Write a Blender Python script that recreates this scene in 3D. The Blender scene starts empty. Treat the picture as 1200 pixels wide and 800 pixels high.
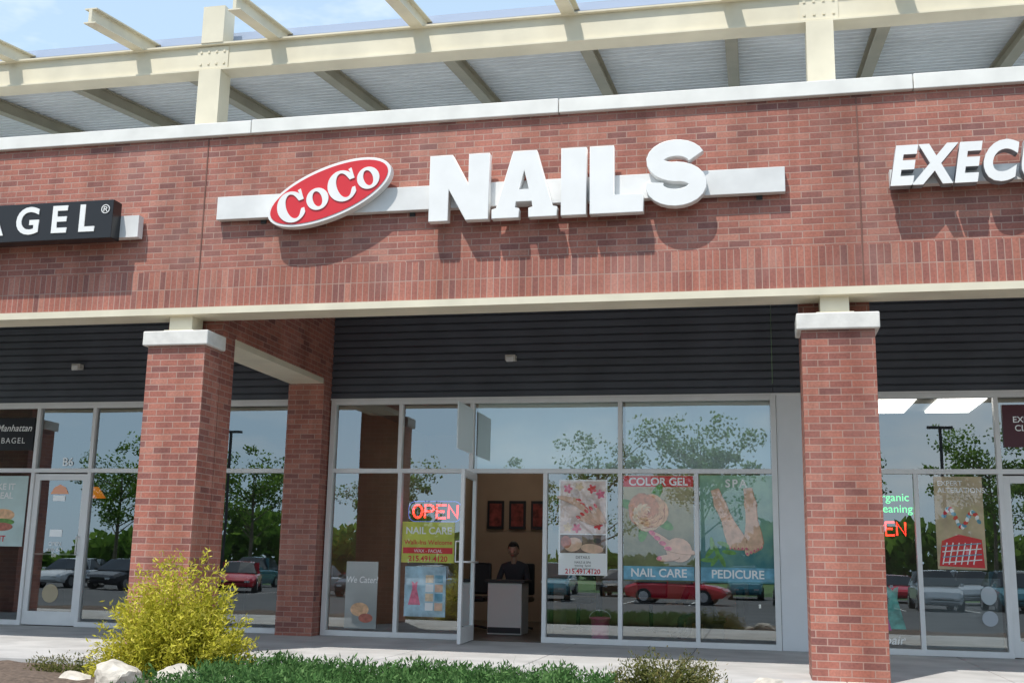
import bpy, bmesh, random, math
import numpy as np
from math import sin, cos, pi, radians
from mathutils import Vector, Matrix
random.seed(7); rng=np.random.default_rng(7)
scene=bpy.context.scene
scene.view_settings.view_transform='Standard'
try: scene.view_settings.look='None'
except Exception: pass
scene.view_settings.exposure=0
COL=bpy.context.collection
YG=3.75; LOT=-0.6
SUN_EL=61; TO_SUN=Vector((-0.42*cos(radians(SUN_EL)),-0.907*cos(radians(SUN_EL)),sin(radians(SUN_EL)))).normalized()

# ---------------- materials ----------------
def newmat(name):
    m=bpy.data.materials.new(name); m.use_nodes=True
    return m,m.node_tree.nodes,m.node_tree.links,m.node_tree.nodes['Principled BSDF']
def simple(name,col,rough=.6,metal=0,noise=.0,nscale=6,emit=0,bump=0,spec=None,coat=0):
    m,n,l,b=newmat(name)
    b.inputs['Base Color'].default_value=(*col,1); b.inputs['Roughness'].default_value=rough; b.inputs['Metallic'].default_value=metal
    if coat: b.inputs['Coat Weight'].default_value=coat; b.inputs['Coat Roughness'].default_value=.0
    if spec is not None: b.inputs['Specular IOR Level'].default_value=spec
    if noise>0 or bump>0:
        tc=n.new('ShaderNodeTexCoord'); nt=n.new('ShaderNodeTexNoise'); nt.inputs['Scale'].default_value=nscale; nt.inputs['Detail'].default_value=3
        l.new(tc.outputs['Object'],nt.inputs['Vector'])
        if noise>0:
            r=n.new('ShaderNodeValToRGB'); r.color_ramp.elements[0].position=.3; r.color_ramp.elements[1].position=.7
            r.color_ramp.elements[0].color=(*[c*(1-noise) for c in col],1); r.color_ramp.elements[1].color=(*[min(1,c*(1+noise*.6)) for c in col],1)
            l.new(nt.outputs['Fac'],r.inputs['Fac']); l.new(r.outputs['Color'],b.inputs['Base Color'])
        if bump>0:
            bp=n.new('ShaderNodeBump'); bp.inputs['Strength'].default_value=bump; bp.inputs['Distance'].default_value=.02
            l.new(nt.outputs['Fac'],bp.inputs['Height']); l.new(bp.outputs['Normal'],b.inputs['Normal'])
    if emit>0:
        b.inputs['Emission Color'].default_value=(*col,1); b.inputs['Emission Strength'].default_value=emit
    return m
def brickmat(name,soldier=False,dark=1.0):
    m,n,l,b=newmat(name)
    uv=n.new('ShaderNodeUVMap'); bt=n.new('ShaderNodeTexBrick')
    bt.inputs['Scale'].default_value=1; bt.inputs['Brick Width'].default_value=.203; bt.inputs['Row Height'].default_value=.0677
    bt.inputs['Mortar Size'].default_value=.0052; bt.inputs['Mortar Smooth'].default_value=.15; bt.inputs['Bias'].default_value=0
    bt.inputs['Color1'].default_value=(0,0,0,1); bt.inputs['Color2'].default_value=(1,1,1,1); bt.inputs['Mortar'].default_value=(.5,.5,.5,1)
    if soldier: bt.offset=0; bt.inputs['Brick Width'].default_value=.21
    l.new(uv.outputs['UV'],bt.inputs['Vector'])
    r=n.new('ShaderNodeValToRGB'); cr=r.color_ramp
    cols=[(0,(.225,.092,.080)),(.18,(.315,.118,.092)),(.5,(.380,.140,.103)),(.8,(.425,.160,.113)),(1,(.47,.21,.155))]
    cr.elements[0].position=0; cr.elements[0].color=(*[c*dark for c in cols[0][1]],1); cr.elements[1].position=1; cr.elements[1].color=(*[c*dark for c in cols[-1][1]],1)
    for p,c in cols[1:-1]:
        e=cr.elements.new(p); e.color=(*[k*dark for k in c],1)
    l.new(bt.outputs['Color'],r.inputs['Fac'])
    tc=n.new('ShaderNodeTexCoord')
    n1=n.new('ShaderNodeTexNoise'); n1.inputs['Scale'].default_value=45; n1.inputs['Detail'].default_value=2; l.new(tc.outputs['Object'],n1.inputs['Vector'])
    mx=n.new('ShaderNodeMix'); mx.data_type='RGBA'; mx.blend_type='MULTIPLY'; mx.inputs['Factor'].default_value=.55
    rr=n.new('ShaderNodeValToRGB'); rr.color_ramp.elements[0].position=.3; rr.color_ramp.elements[0].color=(.65,.65,.67,1); rr.color_ramp.elements[1].position=.65; rr.color_ramp.elements[1].color=(1.15,1.12,1.1,1)
    l.new(n1.outputs['Fac'],rr.inputs['Fac']); l.new(r.outputs['Color'],mx.inputs[6]); l.new(rr.outputs['Color'],mx.inputs[7])
    mm=n.new('ShaderNodeMix'); mm.data_type='RGBA'; l.new(bt.outputs['Fac'],mm.inputs['Factor']); l.new(mx.outputs[2],mm.inputs[6]); mm.inputs[7].default_value=(.43*dark,.28*dark,.23*dark,1)
    mp=n.new('ShaderNodeMapping'); mp.inputs['Scale'].default_value=(1.6,1.6,.22); l.new(tc.outputs['Object'],mp.inputs['Vector'])
    n2=n.new('ShaderNodeTexNoise'); n2.inputs['Scale'].default_value=1.3; n2.inputs['Detail'].default_value=4; n2.inputs['Roughness'].default_value=.62; l.new(mp.outputs['Vector'],n2.inputs['Vector'])
    r2=n.new('ShaderNodeValToRGB'); r2.color_ramp.elements[0].position=.33; r2.color_ramp.elements[0].color=(.70,.64,.60,1); r2.color_ramp.elements[1].position=.6; r2.color_ramp.elements[1].color=(1.06,1.04,1.04,1)
    l.new(n2.outputs['Fac'],r2.inputs['Fac'])
    m3=n.new('ShaderNodeMix'); m3.data_type='RGBA'; m3.blend_type='MULTIPLY'; m3.inputs['Factor'].default_value=.9; l.new(mm.outputs[2],m3.inputs[6]); l.new(r2.outputs['Color'],m3.inputs[7])
    # damp stain running down beside the movement joint
    sx=n.new('ShaderNodeSeparateXYZ'); l.new(tc.outputs['Object'],sx.inputs[0])
    a1=n.new('ShaderNodeMath'); a1.operation='SUBTRACT'; a1.inputs[1].default_value=.95; l.new(sx.outputs[0],a1.inputs[0]); a2=n.new('ShaderNodeMath'); a2.operation='ABSOLUTE'; l.new(a1.outputs[0],a2.inputs[0])
    a3=n.new('ShaderNodeMath'); a3.operation='MULTIPLY_ADD'; a3.inputs[1].default_value=-.5; l.new(n2.outputs['Fac'],a3.inputs[0]); l.new(a2.outputs[0],a3.inputs[2])
    mr=n.new('ShaderNodeMapRange'); mr.inputs[1].default_value=-.25; mr.inputs[2].default_value=.02; mr.inputs[3].default_value=.6; mr.inputs[4].default_value=0; l.new(a3.outputs[0],mr.inputs[0])
    m6=n.new('ShaderNodeMix'); m6.data_type='RGBA'; m6.blend_type='MULTIPLY'; l.new(mr.outputs[0],m6.inputs['Factor']); l.new(m3.outputs[2],m6.inputs[6]); m6.inputs[7].default_value=(.55,.45,.40,1)
    n4=n.new('ShaderNodeTexNoise'); n4.inputs['Scale'].default_value=.55; n4.inputs['Detail'].default_value=5; n4.inputs['Roughness'].default_value=.7; l.new(tc.outputs['Object'],n4.inputs['Vector'])
    r4=n.new('ShaderNodeValToRGB'); r4.color_ramp.elements[0].position=.5; r4.color_ramp.elements[0].color=(0,0,0,1); r4.color_ramp.elements[1].position=.8; r4.color_ramp.elements[1].color=(.4,.4,.4,1)
    l.new(n4.outputs['Fac'],r4.inputs['Fac'])
    m5=n.new('ShaderNodeMix'); m5.data_type='RGBA'; l.new(r4.outputs['Color'],m5.inputs['Factor']); l.new(m6.outputs[2],m5.inputs[6]); m5.inputs[7].default_value=(.50*dark,.32*dark,.28*dark,1)
    l.new(m5.outputs[2],b.inputs['Base Color']); b.inputs['Roughness'].default_value=.6; b.inputs['Specular IOR Level'].default_value=.4
    bp=n.new('ShaderNodeBump'); bp.inputs['Strength'].default_value=.5; bp.inputs['Distance'].default_value=.006; bp.invert=True
    l.new(bt.outputs['Fac'],bp.inputs['Height']); l.new(bp.outputs['Normal'],b.inputs['Normal'])
    return m
BRICK=brickmat('brick'); SOLD=brickmat('soldier_brick',True)
CREAM=simple('cream_painted_steel',(.74,.68,.53),.5,noise=.10,nscale=2.5,bump=.05)
WHITECOP=simple('white_coping',(.80,.79,.75),.55,noise=.10,nscale=3)
CAPM=simple('limestone_cap',(.74,.72,.68),.75,noise=.12,nscale=8,bump=.15)
ALU=simple('white_aluminium',(.80,.80,.79),.35,noise=.05,nscale=3)
SIDING=simple('slate_siding',(.090,.100,.122),.55,noise=.2,nscale=1.5)
DECK=simple('galvanised_deck',(.86,.87,.88),.5,noise=.10,nscale=1.2)
SOFF=simple('soffit',(.55,.55,.55),.7)
PANEL=simple('white_panel',(.78,.79,.80),.6,noise=.05,nscale=2)
SIGNW=simple('sign_white',(.84,.84,.83),.35,noise=.04,nscale=4)
RACE=simple('raceway_white',(.74,.74,.73),.45,noise=.12,nscale=3)
RED=simple('sign_red',(.66,.025,.035),.35,noise=.05)
BLACK=simple('black_gloss',(.012,.012,.014),.3)
DARK=simple('dark_trim',(.03,.03,.032),.6)
STAIN=simple('joint_sealant',(.19,.09,.07),.8,noise=.3,nscale=3)
SHADE=simple('roller_shade',(.88,.94,.93),.8,noise=.04,nscale=2)
CONC=simple('sidewalk_concrete',(.50,.49,.48),.85,noise=.2,nscale=1.8,bump=.12)
ASPH=simple('asphalt',(.08,.08,.082),.9,noise=.25,nscale=.6,bump=.2)
GRASSM=simple('lawn_grass',(.08,.16,.03),.9,noise=.35,nscale=.8)
MULCH=simple('mulch',(.14,.10,.075),.95,noise=.5,nscale=25,bump=.8)
ROCK=simple('pale_rock',(.58,.53,.46),.85,noise=.3,nscale=9,bump=.6)
ROOFM=simple('roof_membrane',(.85,.85,.84),.8,noise=.1,nscale=1)
WALLT=simple('tan_interior_wall',(.46,.35,.26),.8,noise=.08,nscale=2)
WALLD=simple('dark_interior_wall',(.10,.09,.09),.8,noise=.2,nscale=2)
FLOORM=simple('interior_floor',(.12,.10,.08),.45,noise=.3,nscale=3)
CEILM=simple('interior_ceiling',(.30,.30,.29),.8)
LAMPM=simple('ceiling_light',(1,.97,.90),.5,emit=5)
def glassmat(name,refl=.2,tint=(.90,.93,.92)):
    m=bpy.data.materials.new(name); m.use_nodes=True; n=m.node_tree.nodes; l=m.node_tree.links; n.clear()
    o=n.new('ShaderNodeOutputMaterial'); mx=n.new('ShaderNodeMixShader'); t=n.new('ShaderNodeBsdfTransparent'); g=n.new('ShaderNodeBsdfGlossy')
    t.inputs[0].default_value=(*tint,1); g.inputs['Roughness'].default_value=.0; g.inputs['Color'].default_value=(.90,.98,1,1)
    f=n.new('ShaderNodeFresnel'); f.inputs[0].default_value=1.5
    a=n.new('ShaderNodeMath'); a.operation='ADD'; a.inputs[1].default_value=refl; a.use_clamp=True
    l.new(f.outputs[0],a.inputs[0]); l.new(a.outputs[0],mx.inputs[0]); l.new(t.outputs[0],mx.inputs[1]); l.new(g.outputs[0],mx.inputs[2]); l.new(mx.outputs[0],o.inputs[0])
    tc=n.new('ShaderNodeTexCoord'); nt=n.new('ShaderNodeTexNoise'); nt.inputs['Scale'].default_value=.8; nt.inputs['Detail'].default_value=1
    bp=n.new('ShaderNodeBump'); bp.inputs['Strength'].default_value=.12; bp.inputs['Distance'].default_value=.01
    l.new(tc.outputs['Object'],nt.inputs['Vector']); l.new(nt.outputs['Fac'],bp.inputs['Height']); l.new(bp.outputs['Normal'],g.inputs['Normal'])
    return m
GLASS=glassmat('storefront_glass',.23)
# ---------------- helpers ----------------
def empty(name,loc=(0,0,0)):
    e=bpy.data.objects.new(name,None); e.location=loc; COL.objects.link(e); return e
def link(ob,parent=None):
    COL.objects.link(ob)
    if parent is not None: ob.parent=parent; ob.matrix_parent_inverse=Matrix.Translation(-parent.location)
    return ob
def meshobj(name,v,f,mat,parent=None,uvmode=None,smooth=False):
    me=bpy.data.meshes.new(name); me.from_pydata([tuple(p) for p in v],[],f)
    mats=mat if isinstance(mat,list) else [mat]
    for m in mats: me.materials.append(m)
    if uvmode is not None:
        uvl=me.uv_layers.new(name='UVMap')
        for p in me.polygons:
            nx,ny,nz=[abs(c) for c in p.normal]
            for li in p.loop_indices:
                c=me.vertices[me.loops[li].vertex_index].co
                if ny>=nx and ny>=nz: u,w=c.x,c.z
                elif nx>=nz: u,w=c.y+.1,c.z
                else: u,w=c.x,c.y
                if uvmode=='swap': u,w=w-3.665,u
                uvl.data[li].uv=(u+20,w+20) if uvmode!='swap' else (u+.21*20,w+20)
    if smooth:
        for p in me.polygons: p.use_smooth=True
    return link(bpy.data.objects.new(name,me),parent)
def box(name,x0,x1,y0,y1,z0,z1,mat,parent=None,uv='box',bev=0):
    v=[(x0,y0,z0),(x1,y0,z0),(x1,y1,z0),(x0,y1,z0),(x0,y0,z1),(x1,y0,z1),(x1,y1,z1),(x0,y1,z1)]
    f=[(0,3,2,1),(4,5,6,7),(0,1,5,4),(1,2,6,5),(2,3,7,6),(3,0,4,7)]
    o=meshobj(name,v,f,mat,parent,uv)
    if bev:
        b=o.modifiers.new('b','BEVEL'); b.width=bev; b.segments=2
    return o
def quad(name,x0,x1,z0,z1,y,mat,parent=None):
    return meshobj(name,[(x0,y,z0),(x1,y,z0),(x1,y,z1),(x0,y,z1)],[(0,1,2,3)],mat,parent,'box')
def poly(name,splines,y,depth,mat,parent,offset=(0,0),rot=0,bev=.0):
    cu=bpy.data.curves.new(name,'CURVE'); cu.dimensions='2D'; cu.fill_mode='BOTH'; cu.extrude=max(depth/2-bev,0); cu.bevel_depth=bev
    for pts in splines:
        s=cu.splines.new('POLY'); s.points.add(len(pts)-1)
        for i,(a,b) in enumerate(pts): s.points[i].co=(a,b,0,1)
        s.use_cyclic_u=True
    ob=bpy.data.objects.new(name,cu); COL.objects.link(ob)
    dg=bpy.context.evaluated_depsgraph_get(); me=bpy.data.meshes.new_from_object(ob.evaluated_get(dg)); 
    bpy.data.objects.remove(ob); me.materials.clear(); me.materials.append(mat)
    M=Matrix.Translation((offset[0],y+depth/2,offset[1]))@Matrix.Rotation(pi/2,4,'X')@Matrix.Rotation(rot,4,'Z')
    me.transform(M); return link(bpy.data.objects.new(name,me),parent)
def text(body,x,z,y,size,mat,parent,depth=.0,bold=.0,sx=1,shear=0,rot=0,align='LEFT',name=None,sp=1,M2=None):
    cu=bpy.data.curves.new('txt','FONT'); cu.body=body; cu.size=size; cu.extrude=depth/2; cu.offset=bold*size; cu.shear=shear; cu.align_x=align; cu.space_character=sp
    cu.resolution_u=5
    ob=bpy.data.objects.new('txt',cu); COL.objects.link(ob)
    dg=bpy.context.evaluated_depsgraph_get(); me=bpy.data.meshes.new_from_object(ob.evaluated_get(dg)); bpy.data.objects.remove(ob)
    me.materials.clear(); me.materials.append(mat)
    M=Matrix.Translation((x,y+depth/2,z))@Matrix.Rotation(pi/2,4,'X')@Matrix.Rotation(rot,4,'Z')@Matrix.Diagonal((sx,1,1,1))
    me.transform(M); return link(bpy.data.objects.new(name or 'lettering',me),parent)
def tube(name,pts,r,mat,parent,seg=8,cyc=False):
    cu=bpy.data.curves.new(name,'CURVE'); cu.dimensions='3D'; cu.bevel_depth=r; cu.bevel_resolution=2
    s=cu.splines.new('POLY'); s.points.add(len(pts)-1)
    for i,p in enumerate(pts): s.points[i].co=(*p,1)
    s.use_cyclic_u=cyc; cu.materials.append(mat); return link(bpy.data.objects.new(name,cu),parent)

# ================= ground =================
meshobj('ground',[(-400,-400,LOT-.02),(400,-400,LOT-.02),(400,400,LOT-.02),(-400,400,LOT-.02)],[(0,1,2,3)],GRASSM)
meshobj('parking_lot',[(-70,-50,LOT),(60,-50,LOT),(60,-8.2,LOT),(-70,-8.2,LOT)],[(0,1,2,3)],ASPH)
mk=empty('parking_markings'); LINE=simple('line_paint',(.75,.75,.72),.7,noise=.2,nscale=5)
for i in range(-14,14):
    x=i*2.9; meshobj('line',[(x,-36,LOT+.004),(x+.1,-36,LOT+.004),(x+.1,-30.8,LOT+.004),(x,-30.8,LOT+.004)],[(0,1,2,3)],LINE,mk)
box('kerb',-40,30,-8.35,-8.15,LOT-.05,LOT+.14,CONC,None)
sw=empty('sidewalk')
xs=np.arange(-17.6,13,1.53)
for a,b_ in zip(xs[:-1],xs[1:]):
    for (y0,y1) in [(-.9,.55),(.55,2.1),(2.1,3.70)]:
        box('slab',a+.004,b_-.004,y0+.004,y1-.004,-.15,0,CONC,sw,bev=.006)
box('slab_base',-17.6,12.6,-.88,3.7,-.3,-.02,MULCH,sw)
v=[];f=[]
NX,NY=120,40
for j in range(NY+1):
    for i in range(NX+1):
        x=-17.6+i*30.2/NX; y=-.9-(7.3)*j/NY
        z=-.05-(.45)*max(0,(j/NY-.3)/.7)+.03*sin(x*3.1+y*2)+.02*sin(x*7+1)*cos(y*6)
        z+=.08*math.exp(-((x+4.8)/1.3)**2-((y+2.3)/.7)**2)
        if j==0: z=-.04
        v.append((x,y,z))
for j in range(NY):
    for i in range(NX):
        a=j*(NX+1)+i; f.append((a,a+NX+1,a+NX+2,a+1))
meshobj('planting_bed',v,f,MULCH,smooth=True)

# ================= building =================
B=empty('shopping_center_building')
XL,XR=-16.5,11.5
box('parapet_wall',XL,XR,0,.34,4.08,5.62,BRICK,B)
box('soldier_band',XL,XR,-.004,.34,3.66,4.079,SOLD,B,uv='swap')
xc=[XL-.05,-12.4,-8.95,-5.4,-1.93,1.6,5.1,8.6,XR+.05]
for i in range(len(xc)-1):
    dz=.006 if i%2 else 0
    box('coping',xc[i]+.004,xc[i+1]-.004,-.06,.42,5.62,5.775+dz,WHITECOP,B,bev=.008)
box('lintel_plate',XL,XR,-.03,.34,3.585,3.659,CREAM,B)
for xj in (1.06,-5.93): box('expansion_joint',xj-.007,xj+.007,-.0065,0.01,3.67,5.61,STAIN,B)
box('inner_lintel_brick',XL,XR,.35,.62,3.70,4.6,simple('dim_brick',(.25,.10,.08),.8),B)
box('soffit',XL,XR,.3,YG+.1,4.5,4.6,SOFF,B)
box('roof',XL,XR,.42,15,5.0,5.2,ROOFM,B)
for cx in (-13.04,-6.12,.80,7.72):
    h=.34
    box('column_shaft',cx-h,cx+h,-.02,.36,-.02,3.24,BRICK,B,bev=.004)
    box('column_cap',cx-h-.045,cx+h+.045,-.07,.37,3.24,3.40,CAPM,B,bev=.012)
    box('column_rear_pier',cx-h+.003,cx+h-.003,.372,.68,-.02,4.5,BRICK,B)
    box('steel_stub',cx-.15,cx+.12,.06,.30,3.40,3.585,CREAM,B)
    box('stub_plate',cx-.19,cx+.16,.02,.34,3.401,3.425,CREAM,B)
box('return_bulkhead',-6.30,-5.782,.685,YG-.31,3.45,4.5,BRICK,B)
box('return_steel',-6.28,-5.80,.685,YG-.31,3.375,3.449,CREAM,B)
box('pilaster',-6.31,-5.79,YG-.305,YG+.12,-.02,4.5,BRICK,B)
def siding(x0,x1,name):
    z=3.20; prof=[]
    while z<4.5:
        prof+= [(YG-.03,z),(YG-.03,z+.075),(YG-.005,z+.082),(YG-.005,z+.098)]; z+=.105
    v=[];f=[]
    for (y,zz) in prof: v+=[(x0,y,zz),(x1,y,zz)]
    for i in range(len(prof)-1): f.append((2*i,2*i+1,2*i+3,2*i+2))
    meshobj(name,v,f,SIDING,B)
siding(XL,-6.31,'siding_left'); siding(-5.79,.235,'siding_mid'); siding(.24,XR,'siding_right')
FW=.055
def fv(x,z0,z1,w=FW,d0=-.05,d1=.05): box('mullion',x-w/2,x+w/2,YG+d0,YG+d1,z0,z1,ALU,B,bev=.003)
def fh(x0,x1,z,w=FW,d0=-.048,d1=.048): box('rail',x0,x1,YG+d0,YG+d1,z-w/2,z+w/2,ALU,B,bev=.003)
def gl(x0,x1,z0,z1,mat=GLASS): quad('glass',x0,x1,z0,z1,YG,mat,B)
T=3.145; MZ=2.2
def bay(x0,x1,low,up,door=None):
    fv(x0,0,T+.03,.07,-.055,.055); fv(x1,0,T+.03,.07,-.055,.055)
    xa,xb=x0+.035,x1-.035
    fh(xa,xb,T,.06); fh(xa,xb,MZ,.06)
    segs=[(xa,xb)] if door is None else [(xa,door[0]),(door[1],xb)]
    for a,b_ in segs:
        if b_-a>.1: fh(a,b_,.035,.07)
    for x in low: fv(x,.0 if door and (abs(x-door[0])<.06 or abs(x-door[1])<.06) else .07,MZ-.03)
    for x in up: fv(x,MZ+.03,T-.03)
    e=[x0]+list(low)+[x1]
    for a,b_ in zip(e[:-1],e[1:]):
        if door and abs((a+b_)/2-(door[0]+door[1])/2)<.3: continue
        gl(a+.03,b_-.03,.07,MZ-.03)
    e=[x0]+list(up)+[x1]
    for a,b_ in zip(e[:-1],e[1:]): gl(a+.03,b_-.03,MZ+.03,T-.03)
bay(-5.735,.235,[-4.73,-3.70,-2.72,-1.73,-.75],[-4.75,-3.74,-1.73],(-3.67,-2.75))
bay(-13.5,-6.37,[-11.4,-10.36,-9.44,-8.55,-7.5],[-11.4,-10.36,-9.44,-7.9],(-10.33,-9.47))
bay(1.18,8.0,[1.93,2.91,3.85,5.0,6.4],[2.91,3.85,6.4],(2.94,3.82))
box('white_panel',.275,1.14,YG-.03,YG+.03,0,3.19,PANEL,B)
box('head_flashing',XL,-6.315,YG-.05,YG,3.176,3.20,ALU,B); box('head_flashing',-5.785,XR,YG-.05,YG,3.176,3.20,ALU,B)
def door(name,hx,w,ang=0,hy=YG):
    d=empty(name,(hx,hy,0)); t=.045; H=2.15
    def p(n,x0,x1,z0,z1,mat=ALU,y0=-t/2,y1=t/2): 
        o=box(n,x0,x1,y0,y1,z0,z1,mat,None,bev=.003); o.parent=d
    p('stile_l',0,.08,.01,H); p('stile_r',w-.08,w,.01,H); p('rail_top',.08,w-.08,H-.09,H); p('rail_bottom',.08,w-.08,.01,.2); 
    o=quad('pane',.08,w-.08,.2,H-.09,0,GLASS,None); o.parent=d
    o=tube('handle',[(w-.06,-t/2,1.0),(w-.06,-.08,1.0),(w-.06,-.08,1.25),(w-.06,-t/2,1.25)],.011,ALU,None); o.parent=d
    o=tube('push_bar',[(.05,t/2,1.0),(.05,.07,1.0),(w-.05,.07,1.0),(w-.05,t/2,1.0)],.012,ALU,None); o.parent=d
    d.rotation_euler=(0,0,ang); return d
door('open_glass_door',-3.665,.92,radians(-86),YG-.06)
dl=door('glass_door',-10.33,.86); dr=door('glass_door',2.94,.88)
def room(x0,x1,wall,y1=9.5,cz=3.3):
    box('floor',x0,x1,YG+.05,y1,-.12,.0,FLOORM,B)
    box('ceiling',x0,x1,YG+.12,y1,cz,cz+.05,CEILM,B)
    box('back_wall',x0,x1,y1,y1+.1,0,cz,wall,B)
    box('partition',x0-.05,x0,YG+.12,y1,0,cz,wall,B); box('partition',x1,x1+.05,YG+.12,y1,0,cz,wall,B)
room(-13.5,-6.2,WALLD); room(-5.95,.7,WALLT,9.0); room(1.12,8.0,WALLD)
for (x0,x1,y0,y1) in [(1.55,2.15,4.9,6.3),(2.45,3.05,4.9,6.3)]:
    box('ceiling_light',x0,x1,y0,y1,3.27,3.30,LAMPM,B)
FILLM=simple('added_fill_panel',(1,.9,.75),.5,emit=4)
for (x0,x1,y0,y1) in [(-4.4,-3.6,7.2,7.8),(-1.9,-1.3,7.5,8.1)]: box('ceiling_light',x0,x1,y0,y1,3.27,3.30,FILLM,B)  # unseen glowing panels, added to brighten the salon's back wall
box('inner_partition',-3.05,-2.95,6.9,9.0,0,3.29,WALLT,B)
for i,(x) in enumerate([-4.6,-4.2,-3.8,-3.4]):
    pf=empty('picture_frame',(x,8.97,1.9)); box('frame',x-.15,x+.15,8.95,8.99,1.6,2.1,BLACK,pf); quad('print',x-.11,x+.11,1.65,2.05,8.945,simple('print%d'%i,(.30,.06,.05),.6,noise=.6,nscale=12),pf)
for x0,x1 in [(-3.71,-1.76),(-1.70,.20)]:
    r=empty('roller_shade',(x0,YG+.07,3.1)); box('fabric',x0+.03,x1-.01,YG+.060,YG+.064,2.20,3.12,SHADE,r)
# canopy
def sl(name,x0,x1,y0,y1,zb,zt,mat,k=.153,par=B):
    zf=lambda y,z:z+k*(y-.6)
    v=[(x0,y0,zf(y0,zb)),(x1,y0,zf(y0,zb)),(x1,y1,zf(y1,zb)),(x0,y1,zf(y1,zb)),(x0,y0,zf(y0,zt)),(x1,y0,zf(y0,zt)),(x1,y1,zf(y1,zt)),(x0,y1,zf(y1,zt))]
    meshobj(name,v,[(0,3,2,1),(4,5,6,7),(0,1,5,4),(1,2,6,5),(2,3,7,6),(3,0,4,7)],mat,par)
box('beam_web',XL,XR,.52,.54,6.70,7.01,CREAM,B); box('beam_bottom_flange',XL,XR,.47,.73,6.68,6.70,CREAM,B); box('beam_top_flange',XL,XR,.47,.73,7.01,7.03,CREAM,B)
RAFT=simple('shaded_rafter_cream',(.42,.36,.26),.55,noise=.12,nscale=2.5)  # same cream steel as the tails, under-deck shade put into a darker tan
for i in range(-8,8):
    x=-1.93+1.76*i
    if not(XL<x<XR): continue
    sl('rafter_tail_flange',x-.075,x+.075,-.55,.80,7.032,7.047,CREAM); sl('rafter_tail_web',x-.02,x+.02,-.55,.80,7.047,7.20,CREAM); sl('rafter_tail_top',x-.075,x+.075,-.55,.80,7.20,7.215,CREAM)
    sl('rafter_flange',x-.075,x+.075,.802,9,7.032,7.047,RAFT); sl('rafter_web',x-.02,x+.02,.802,9,7.047,7.20,RAFT); sl('rafter_top_flange',x-.075,x+.075,.802,9,7.20,7.215,RAFT)
for cx in (-13.1,-6.24,.77,7.7):
    box('post',cx-.14,cx+.14,.46,.72,5.2,6.679,CREAM,B)
    box('splice_plate',cx-.2,cx+.2,.508,.519,6.72,6.99,CREAM,B)
    for sx_ in (-.15,-.05,.05,.15):
        for zz in (6.78,6.93): box('bolt',cx+sx_-.012,cx+sx_+.012,.498,.509,zz-.012,zz+.012,CREAM,B)
box('post_head',-6.38,-6.10,.46,.72,7.031,7.5,CREAM,B)
v=[];f=[]; y=.85; prof=[]
while y<9: prof+=[(y,0),(y+.05,0),(y+.07,.035),(y+.13,.035),(y+.15,0)]; y+=.1501
for (yy,dz) in prof: z=7.222+.153*(yy-.6)+dz; v+=[(XL,yy,z),(XR,yy,z)]
for i in range(len(prof)-1): f.append((2*i,2*i+1,2*i+3,2*i+2))
meshobj('canopy_deck',v,f,DECK,B)
sl('deck_edge',XL,XR,.83,.849,7.19,7.29,simple('edge_metal',(.38,.45,.60),.4),.153)
for (x,z) in [(-3.21,3.71),(-9.77,3.71)]:
    fx=empty('wall_light',(x,YG-.08,z)); box('housing',x-.07,x+.07,YG-.14,YG-.03,z-.03,z+.05,simple('fixture_grey',(.65,.62,.56),.5),fx,bev=.01)
    box('lens',x-.05,x+.05,YG-.16,YG-.141,z-.05,z+.02,ALU,fx,bev=.008)

# ================= signs =================
sg=empty('nail_salon_sign',(-2.7,-.1,4.75))
box('raceway',-5.72,.35,-.10,-.015,4.62,4.88,RACE,sg,bev=.004)
for x in (-5.2,-3.5,-.6,.1): box('bracket',x-.03,x+.03,-.015,0,4.58,4.63,DARK,sg)
H=.705; LF=-.205; LD=.10; Z0=4.455
def let(name,sp,x): poly(name,sp,LF,LD,SIGNW,sg,(x,Z0),0,.006)
let('letter_n',[[(0,0),(0,H),(.235,H),(.42,.36),(.42,H),(.63,H),(.63,0),(.395,0),(.2,.355),(.2,0)]],-3.26)
let('letter_a',[[(0,0),(0,.09),(.045,.10),(.215,H),(.455,H),(.625,.10),(.67,.09),(.67,0),(.385,0),(.385,.09),(.43,.10),(.415,.17),(.245,.17),(.23,.10),(.275,.09),(.275,0)],[(.27,.29),(.39,.29),(.33,.52)]],-2.585)
let('letter_i',[[(0,0),(0,H),(.25,H),(.25,0)]],-1.865)
let('letter_l',[[(0,0),(0,H),(.235,H),(.235,.18),(.53,.18),(.53,0)]],-1.57)
def outline(center,thick):
    L=[];R=[]
    n=len(center)
    for i,(x,z) in enumerate(center):
        a=center[max(0,i-1)]; b_=center[min(n-1,i+1)]; dx,dz=b_[0]-a[0],b_[1]-a[1]; q=math.hypot(dx,dz) or 1
        t=thick[i]/2; L.append((x-dz/q*t,z+dx/q*t)); R.append((x+dz/q*t,z-dx/q*t))
    return L+R[::-1]
c=[];t=[]
for k in range(17):
    a=radians(15+ (270-15)*k/16); c.append((.29+.205*cos(a),.52+.125*sin(a)*1.0)); t.append(.165 if a<radians(200) else .165+.035*min(1,(a-radians(200))/radians(70)))
c2=[];t2=[]
for k in range(1,18):
    a=radians(90-(90+190)*k/17); c2.append((.29+.215*cos(a),.26+.135*sin(a))); t2.append(.20-.035*min(1,k/6))
let('letter_s',[outline(c+c2,t+t2)],-1.0)
oc=(-4.38,4.83); rot=radians(20)
def ell(a,b_,n=64,cx=0,cz=0): return [(cx+a*cos(2*pi*i/n),cz+b_*sin(2*pi*i/n)) for i in range(n)]
poly('oval_rim',[ell(.72,.285)],-.205,.10,SIGNW,sg,oc,rot,.004)
poly('oval_face',[ell(.69,.257)],-.211,.008,RED,sg,oc,rot)
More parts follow.
